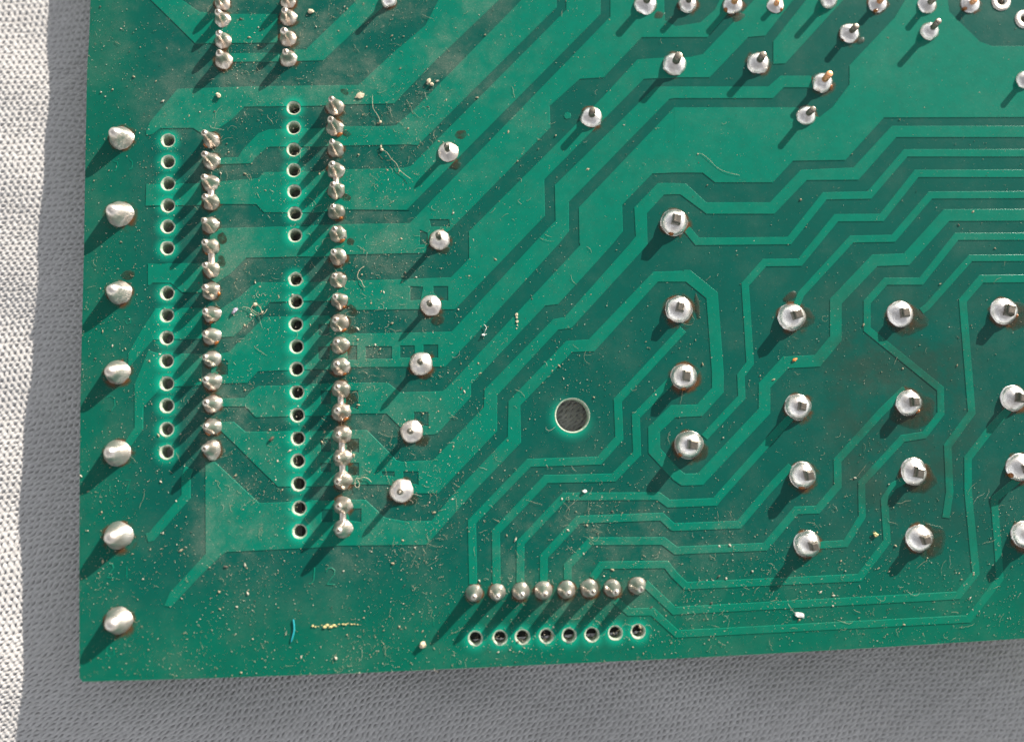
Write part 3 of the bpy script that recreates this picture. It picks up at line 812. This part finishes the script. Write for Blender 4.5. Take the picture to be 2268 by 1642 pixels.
# short connector column
JL = []
for i, (t, x, y) in enumerate([('g', 930, 330), ('g', 930, 600), ('g', 920, 890), ('g', 930, 1140), ('g', 920, 1440), ('i', 930, 270), ('i', 935, 560), ('i', 930, 835),
                               ('i', 940, 1145), ('i', 935, 1430), ('j', 940, 265), ('j', 945, 560), ('j', 945, 855), ('j', 945, 1150), ('j', 940, 1440)]):
    fl = {0: .5, 5: .35, 7: .4, 8: .35, 9: .45, 11: .3, 13: .5}.get(i, 0)
    lb = (0.15, .16) if i in (1, 2, 8, 9, 10, 11, 12, 13) else ((-1.5, .25) if i == 14 else None)
    JL.append(joint(t, x, y, 116, 'col', 112, M_SOLD if i > 8 else M_SOLD_G, flux=fl, lobe=lb, lump=.10 if i > 8 else .16))
for a, b2 in ((2, 3), (5, 6)): bridge(JL[a], JL[b2], .42)
# long connector column
JR = []
for i, (t, x, y) in enumerate([('h', 600, 220), ('h', 600, 490), ('h', 608, 770), ('h', 612, 1050), ('h', 615, 1310), ('l', 460, 130), ('l', 475, 420), ('l', 478, 715),
                               ('l', 480, 1020), ('l', 495, 1290), ('m', 490, 120), ('m', 500, 410), ('m', 505, 690), ('m', 510, 990), ('m', 515, 1280), ('n', 525, 120),
                               ('n', 530, 420), ('n', 535, 715), ('n', 540, 1040), ('n', 540, 1340)]):
    fl = {1: .6, 5: .35, 6: .55, 9: .3, 10: .5, 12: .4, 14: .5}.get(i, 0)
    JR.append(joint(t, x, y, 118 if i < 10 else 124, 'col', 116, M_SOLD_G if i != 19 else M_SOLD, flux=fl, flux_dir=-1.0, lobe=(0.0, .12) if i > 9 else None, lump=.15))
for a, b2 in ((3, 4), (13, 14), (15, 16), (16, 17), (18, 19)): bridge(JR[a], JR[b2], .36)
# slanting column of single pins
for (t, x, y, r, s) in [('B', 715, 970, 75, 110), ('l', 1800, 490, 140, 128), ('l', 1690, 1350, 145, 104), ('m', 1560, 650, 148, 135), ('m', 1440, 1535, 152, 118), ('n', 1305, 850, 154, 128)]:
    joint(t, x, y, r, 'pin', s)
# single leads, upper part
for (t, x, y, r, s, cu) in [('B', 1650, 745, 76, 92, 0), ('c', 980, 795, 158, 109, 0), ('c', 2070, 785, 150, 97, 0), ('d', 1150, 400, 128, 82, 0), ('d', 800, 1040, 135, 100, 1),
                            ('d', 590, 1470, 125, 95, 0), ('e', 1080, 370, 130, 102, 0), ('c', 600, 15, 145, 93, 0), ('c', 1150, 15, 130, 85, 0), ('c', 1735, 30, 135, 86, 1),
                            ('d', 175, 50, 120, 45, 1), ('d', 890, -40, 120, 112, 0), ('d', 1510, 20, 130, 60, 1), ('e', 1040, 30, 125, 76, 0), ('e', 1590, 30, 130, 48, 1), ('e', 2310, 1010, 120, 80, 0)]:
    joint(t, x, y, r, 'wire', s, pin='cu' if cu else 'tin', flux=.35 if cu else 0)
# two short columns cut by the top of the picture, and one lead beside them
for (t, x, y, r) in [('a', 1890, 10, 110), ('a', 1895, 220, 122), ('a', 1900, 495, 122), ('a', 1910, 755, 122), ('b', 485, -20, 108), ('b', 480, 195, 115), ('b', 475, 465, 122), ('b', 485, 730, 125)]:
    joint(t, x, y, r, 'col', 88, M_SOLD_G, lump=.12)
joint('b', 1785, -40, 110, 'wire', 98)
# switch contacts
for (t, x, y, s, fl) in [('C', 10, 1430, 102, .3), ('F', 35, 410, 85, 0), ('F', 72, 848, 100, .3), ('F', 105, 1292, 135, .3), ('F', 775, 458, 113, 0), ('F', 815, 1045, 107, 0),
                         ('F', 850, 1490, 114, .35), ('F', 1480, 442, 75, 0), ('F', 1535, 1020, 95, .3), ('F', 1570, 1468, 84, 0), ('F', 2155, 425, 85, .25), ('F', 2220, 990, 93, 0),
                         ('F', 2265, 1440, 105, .3), ('I', 880, 342, 124, 0), ('I', 1605, 305, 100, 0), ('I', 2295, 282, 122, 0)]:
    joint(t, x, y, 90, 'sw', s, flux=fl, lobe=(0.2, .10) if (int(x) % 2) else None)
# eight-way row at the lower edge
for i, (x, y) in enumerate([(885, 662), (1035, 657), (1190, 650), (1337, 645), (1488, 640), (1637, 632), (1788, 630), (1948, 615)]):
    joint('H', x, y, 58, 'col', 125, M_SOLD, lump=.08, lobe=(0.3, .15) if i == 7 else None)

# flux puddles
for q, (t, x, y, rx, ry, rot) in enumerate([('B', 800, 872, 48, 36, .2), ('B', 765, 1072, 36, 26, .3), ('h', 765, 600, 70, 48, -.4), ('l', 655, 540, 60, 60, .3), ('l', 680, 1420, 60, 90, .6),
                                           ('m', 640, 230, 90, 60, -.3), ('l', 1880, 655, 70, 40, .3), ('l', 1790, 1560, 85, 60, .3), ('m', 1650, 820, 60, 40, .3), ('n', 1590, 200, 90, 60, .5),
                                           ('n', 1450, 970, 90, 55, .4), ('h', 760, 1420, 80, 55, -.3), ('i', 1100, 180, 70, 100, .3), ('i', 1090, 470, 60, 90, .2), ('j', 1080, 400, 70, 70, 0),
                                           ('n', 680, 260, 80, 70, 0), ('n', 690, 580, 70, 60, 0), ('m', 660, 1110, 70, 70, 0), ('F', 750, 335, 50, 22, .6), ('F', 150, 400, 16, 80, 0),
                                           ('F', 1560, 1070, 130, 100, .3), ('F', 1510, 490, 120, 90, .3), ('I', 1650, 320, 100, 90, .2), ('F', 1600, 1510, 100, 85, .3), ('F', 800, 470, 95, 85, .3), ('F', 2210, 450, 90, 90, 0), ('d', 1270, 530, 60, 40, .7), ('c', 760, 200, 80, 60, .4), ('c', 1800, 230, 100, 60, .4), ('F', 170, 1350, 60, 40, .7), ('D', 830, 195, 45, 30, 0), ('h', 740, 60, 70, 40, -.7)]):
    p = at(t, x, y); f_ = (3.24 if t in T324 else 1.62) * OVS / PXMM
    blob('flux_residue', p[0], p[1], rx / f_ * 1.15, ry / f_ * 1.15, 0.07, rot, M_BROWN, pcb, q * 3 + 1, z0=0.0)

# ------------------------------------------------------------------ crumbs and lint
def tube(V, F, pts, r, ns=5):
    b0 = len(V); n = len(pts)
    for i, p in enumerate(pts):
        p = Vector(p); d = (Vector(pts[min(i + 1, n - 1)]) - Vector(pts[max(i - 1, 0)])).normalized()
        s_ = d.cross(Vector((0, 0, 1)))
        s_ = s_.normalized() if s_.length > 1e-6 else Vector((1, 0, 0))
        u_ = s_.cross(d)
        rr = r * (0.55 if i in (0, n - 1) else 1)
        for k in range(ns):
            a = 2 * math.pi * k / ns
            q = p + (s_ * math.cos(a) + u_ * math.sin(a)) * rr
            V.append(tuple(q))
    for i in range(n - 1):
        for k in range(ns):
            j = (k + 1) % ns; F.append((b0 + i * ns + k, b0 + i * ns + j, b0 + (i + 1) * ns + j, b0 + (i + 1) * ns + k))
    F.append(tuple(b0 + k for k in range(ns))); F.append(tuple(b0 + (n - 1) * ns + k for k in range(ns)))


def smooth_path(pts, n=5):
    out = []
    P = [np.array(p, float) for p in pts]
    for i in range(len(P) - 1):
        p0, p1, p2, p3 = P[max(i - 1, 0)], P[i], P[i + 1], P[min(i + 2, len(P) - 1)]
        for k in range(n):
            t = k / n
            out.append(0.5 * ((2 * p1) + (-p0 + p2) * t + (2 * p0 - 5 * p1 + 4 * p2 - p3) * t * t + (-p0 + 3 * p1 - 3 * p2 + p3) * t ** 3))
    out.append(P[-1]); return out


ICO = bmesh.new(); bmesh.ops.create_icosphere(ICO, subdivisions=2, radius=1.0)
ICO_V = [tuple(q.co) for q in ICO.verts]; ICO.verts.index_update(); ICO_F = [tuple(q.index for q in fc.verts) for fc in ICO.faces]; ICO.free()


def crumb_geo(V, F, x, y, r, seed, flat=0.6, el=1.0, rot=0.0, z0=0.05):
    b0 = len(V); ca, sa = math.cos(rot), math.sin(rot)
    for q in ICO_V:
        d = 1 + .55 * noise.noise(Vector(q) * 1.4 + Vector((seed * 3.3, seed, 1))) + .3 * noise.noise(Vector(q) * 3.5 + Vector((seed, 2, seed)))
        px, py = q[0] * d * r * el, q[1] * d * r
        V.append((x + px * ca - py * sa, y + px * sa + py * ca, z0 + max(-0.02, (q[2] * d + .8) * r * flat)))
    F += [tuple(b0 + i for i in f_) for f_ in ICO_F]


def fibre_thing(name, label, cat, text, r, mat, arch=0.12, crumbs=()):
    pts = [board(p) for p in parse(text)]
    path = smooth_path([(p[0], p[1], 0.10 + arch * abs(math.sin(i * 1.9 + 0.6))) for i, p in enumerate(pts)], 5)
    V, F = [], []
    tube(V, F, path, r)
    for (k, rr) in crumbs: crumb_geo(V, F, path[k][0], path[k][1], rr, k + 3)
    o = mesh_obj(name, V, F, mat, None, True)
    return tag(o, label, cat)


def crumb_thing(name, label, cat, t, x, y, r, mat, seed, flat=.6, el=1.0, rot=0.0, extra=()):
    V, F = [], []
    p = at(t, x, y)
    crumb_geo(V, F, p[0], p[1], r, seed, flat, el, rot)
    for (tx, ty, er) in extra:
        q = at(t, tx, ty); crumb_geo(V, F, q[0], q[1], er, seed + tx % 17, flat)
    o = mesh_obj(name, V, F, mat, None, False)
    return tag(o, label, cat)


M_TURQ = plain('turquoise_fibre', (0.01, 0.33, 0.38), 0.6)
M_WHITE = plain('white_crumb', (0.78, 0.76, 0.70), 0.8)
M_YEL = plain('yellow_crumb', (0.60, 0.50, 0.22), 0.8)
M_TAN = plain('tan_crumb', (0.55, 0.46, 0.32), 0.85)
M_GREY = plain('grey_violet_flake', (0.36, 0.33, 0.40), 0.6)
M_ORA = plain('orange_crumb', (0.65, 0.22, 0.05), 0.4)
M_DKB = plain('dark_crumb', (0.10, 0.08, 0.05), 0.7)

fibre_thing('turquoise_fibre', 'short straight turquoise fibre on the green margin below the connector columns', 'fibre', 'G 1902,822 1908,870 1905,910 1888,972', 0.085, M_TURQ, .03)
V, F = [], []
for q in range(16):
    p = at('G', 2030 + q * 19 + rng.uniform(-5, 5), 872 - q * 1.2 + rng.uniform(-8, 8))
    crumb_geo(V, F, p[0], p[1], rng.uniform(.04, .12) if q not in (4, 5, 6) else .13, q, .5, 1.6)
tag(mesh_obj('yellow_scrape', V, F, M_YEL), 'thin yellow line of scraped-up crumbs right of the turquoise fibre', 'scrape')
crumb_thing('round_crumb', 'single pale tan crumb casting a shadow left of the lower row of drilled holes', 'crumb', 'H', 553, 985, .34, M_TAN, 5, .8)
crumb_thing('pale_crumb', 'small cluster of pale crumbs in fuzz on the dark diagonal gap near the top', 'crumb', 'B', 592, 528, .22, M_TAN, 8, .8, 1.3, 1.3, ((612, 550, .2), (585, 545, .14)))
fibre_thing('lint_tangle', 'tangled lint knot with a small bead between the connector columns', 'lint', 'i 1370,1060 1460,1080 1500,1130 1560,1170 1620,1130 1590,1060 1530,1030 1490,1080 1540,1130 1640,1160 1690,1090', 0.02, M_TAN, .25, ((30, .22), (20, .12)))
crumb_thing('violet_flake', 'grey-violet flake casting a shadow right of the short connector column', 'flake', 'i', 1265, 1115, .22, M_GREY, 12, .9, 1.8, .9)
crumb_thing('white_flake', 'elongated white flake on the green strip near the lower right edge', 'flake', 'I', 812, 795, .26, M_WHITE, 3, .4, 2.1, -.35)
crumb_thing('tan_smear', 'upright smear of tan crumbs on the wide diagonal trace', 'crumb', 'E', 1160, 450, .16, M_TAN, 21, .5, 1.3, 1.4, ((1162, 470, .13), (1164, 495, .15), (1165, 520, .09), (1160, 540, .08)))
fibre_thing('white_lint', 'white lint bit with a hair tail on the diagonal traces', 'lint', 'E 950,515 965,535 958,555 952,572 940,585 968,578', 0.028, M_WHITE, .2, ((18, .13), (22, .1)))
crumb_thing('tan_flake', 'flat tan flake just right of the long connector column top', 'flake', 'b', 1425, 1245, .36, M_TAN, 15, .3, 1.5, .2)
fibre_thing('long_hair', 'upright tan hair ending in a tuft beside the long connector column', 'hair', 'h 1105,100 1108,240 1130,310 1175,370 1205,450', 0.02, M_TAN, .2, ((20, .16),))
fibre_thing('wavy_hair', 'long wavy hair trailing down towards the topmost slanting pin', 'hair', 'h 1210,750 1225,810 1290,850 1350,930 1410,990 1460,1080 1530,1140 1600,1195', 0.02, M_TAN, .22, ((5, .16), (2, .12)))
fibre_thing('curved_hair', 'fine curved hair on the clear green field upper right', 'hair', 'C 150,1000 180,1000 230,1040 275,1085 340,1118 425,1138', 0.011, M_TAN, .05, ((1, .08),))
crumb_thing('white_lump', 'white lump casting a shadow above the eight-way solder row', 'crumb', 'E', 1600, 1592, .19, M_WHITE, 31, .8, 1.2)
crumb_thing('pale_oval_crumb', 'pale oval crumb in the green bracket above the hole columns', 'crumb', 'A', 1420, 622, .24, M_TAN, 33, .8, 1.4, -1.0)
crumb_thing('dark_seed', 'dark brown seed-like crumb left of the long row of drilled holes', 'crumb', 'j', 1742, 1310, .17, M_DKB, 35, .9, 1.9, .8)
crumb_thing('orange_crumb', 'orange crumb on the wide trace bend right of centre', 'crumb', 'F', 780, 742, .17, M_ORA, 37, .6, 1.5, .4)
crumb_thing('yellow_crumb', 'pale yellow crumb between the lower right solder blobs', 'crumb', 'I', 1305, 275, .2, M_YEL, 39, .7, 1.5, -.4)
fibre_thing('looped_lint', 'looped lint curl right of the bridged solder joints', 'lint', 'n 930,735 890,690 830,670 770,690 740,680 715,740 725,790 760,800 775,760 750,700', 0.026, M_TAN, .2)
fibre_thing('bent_hair', 'bent tan hair between the long column and the slanting pins', 'hair', 'l 845,860 780,905 750,980 760,1020 800,1050 820,1100 845,1135', 0.026, M_TAN, .15)
crumb_thing('tan_crumb', 'small tan grain right of the solder columns cut by the picture top', 'crumb', 'b', 790, 155, .26, M_TAN, 41, .5, 1.2)

# ------------------------------------------------------------------ loose dust
def build_dust():
    r_ = random.Random(11)
    OCT = [(1, 0, 0), (-1, 0, 0), (0, 1, 0), (0, -1, 0), (0, 0, 1), (0, 0, -.4)]
    OF = [(0, 2, 4), (2, 1, 4), (1, 3, 4), (3, 0, 4), (2, 0, 5), (1, 2, 5), (3, 1, 5), (0, 3, 5)]
    V, F, I = [], [], []

    def dens(x, y):
        d = .2
        for (qx, qy, qw, qa) in ((810, 425, 50, 1.6), (935, 190, 40, 1.4), (925, 1240, 45, 1.2), (1425, 1245, 40, 1.5), (545, 690, 35, 1.6), (425, 850, 28, 1.4), (560, 400, 45, 1.0), (860, 650, 60, 1.0)):
            d += qa * math.exp(-((x - qx) / qw) ** 2 - ((y - qy) / qw) ** 2)
        d += .75 * math.exp(-((x - 850) / 170) ** 2) * (1 if y > 180 else .6)
        d += .55 * math.exp(-((x - 540) / 120) ** 2)
        d += .3 * (x < 420)
        d += .55 * math.exp(-((x - 1150) / 260) ** 2 - ((y - 1150) / 330) ** 2)
        d += .35 * (y > 1100) * (x > 1200)
        d += .5 * math.exp(-((x - 1700) / 300) ** 2 - ((y - 1300) / 80) ** 2)
        if x > 1300 and y < 700: d *= .45
        if y < 200 and x < 1000: d *= 1.15
        return d * (0.35 + 1.1 * max(0, noise.noise(Vector((x / 120, y / 120, 3.3))) + .45))
    n = 0
    while n < 24000:
        x, y = r_.uniform(170, 2300), r_.uniform(-40, 1500)
        if r_.random() > dens(x, y) / 1.5: continue
        p = at('V', x, y)
        if not inside(OUT, np.array([p[0]]), np.array([p[1]]))[0]: continue
        n += 1
        u = r_.random()
        s = .014 + .036 * u ** 3 + (.09 * r_.random() if u > .985 else 0)
        a = r_.uniform(0, 6.28); ca, sa = math.cos(a), math.sin(a); el = r_.uniform(.8, 2.4)
        b0 = len(V)
        for q in OCT:
            jx, jy, jz = (r_.uniform(.6, 1.3) for _ in range(3))
            px, py = q[0] * s * el * jx, q[1] * s * jy
            V.append((p[0] + px * ca - py * sa, p[1] + px * sa + py * ca, .062 + max(0, q[2]) * s * .9 * jz - .05 * (q[2] < 0)))
        F.extend(tuple(b0 + k for k in f_) for f_ in OF); mi = r_.choices((0, 1, 2), (.58, .34, .08))[0]; I.extend([mi] * 8)
    # short curled fibres
    n = 0
    while n < 760:
        x, y = r_.uniform(170, 2300), r_.uniform(-40, 1500)
        if r_.random() > dens(x, y) ** 1.4 / 1.6 * (.35 if x < 430 or (y > 1250 and x < 950) else 1): continue
        p = at('V', x, y)
        if not inside(OUT, np.array([p[0]]), np.array([p[1]]))[0]: continue
        n += 1
        L = r_.uniform(.25, 1.0) if r_.random() < .85 else r_.uniform(1.0, 2.0)
        a = r_.uniform(0, 6.28); c_ = r_.gauss(0, .8); pts = []; q = np.array(p)
        for k in range(7):
            pts.append((q[0], q[1], .075 + .07 * math.sin(k * .52) * r_.uniform(.4, 1.4)))
            q = q + np.array((math.cos(a), math.sin(a))) * L / 6; a += c_ / 6 * 2 + r_.gauss(0, .25)
        f0 = len(F); tube(V, F, pts, r_.uniform(.007, .012), 4); I.extend([3 if r_.random() < .8 else 1] * (len(F) - f0))
    o = mesh_obj('dust', V, F, M_DUST, None, False, I)
    tag(o, 'fine tan dust and lint scattered over the circuit board', 'dust', kind='stuff')


build_dust()


def build_fuzz():
    r_ = random.Random(5); V, F = [], []
    for q in range(900):
        if q % 2: x, y = r_.uniform(-62, -46), r_.uniform(-40, 56)
        else: x, y = r_.uniform(-60, 66), r_.uniform(-40, -24)
        a = r_.uniform(0, 6.28); L = r_.uniform(.4, 1.8); pts = []
        z = float(cloth_z(np.array(x), np.array(y)))
        for k in range(6):
            pts.append((x, y, z + .03 + .16 * math.sin(k * .63) * r_.uniform(.5, 1.2)))
            x += math.cos(a) * L / 5; y += math.sin(a) * L / 5; a += r_.gauss(0, .5)
        tube(V, F, pts, r_.uniform(.008, .016), 4)
    o = mesh_obj('cloth_fuzz', V, F, M_CLOTH)
    tag(o, 'loose cotton fibres standing off the cloth', 'fibres', kind='stuff')


build_fuzz()
print('joints', joint_n)
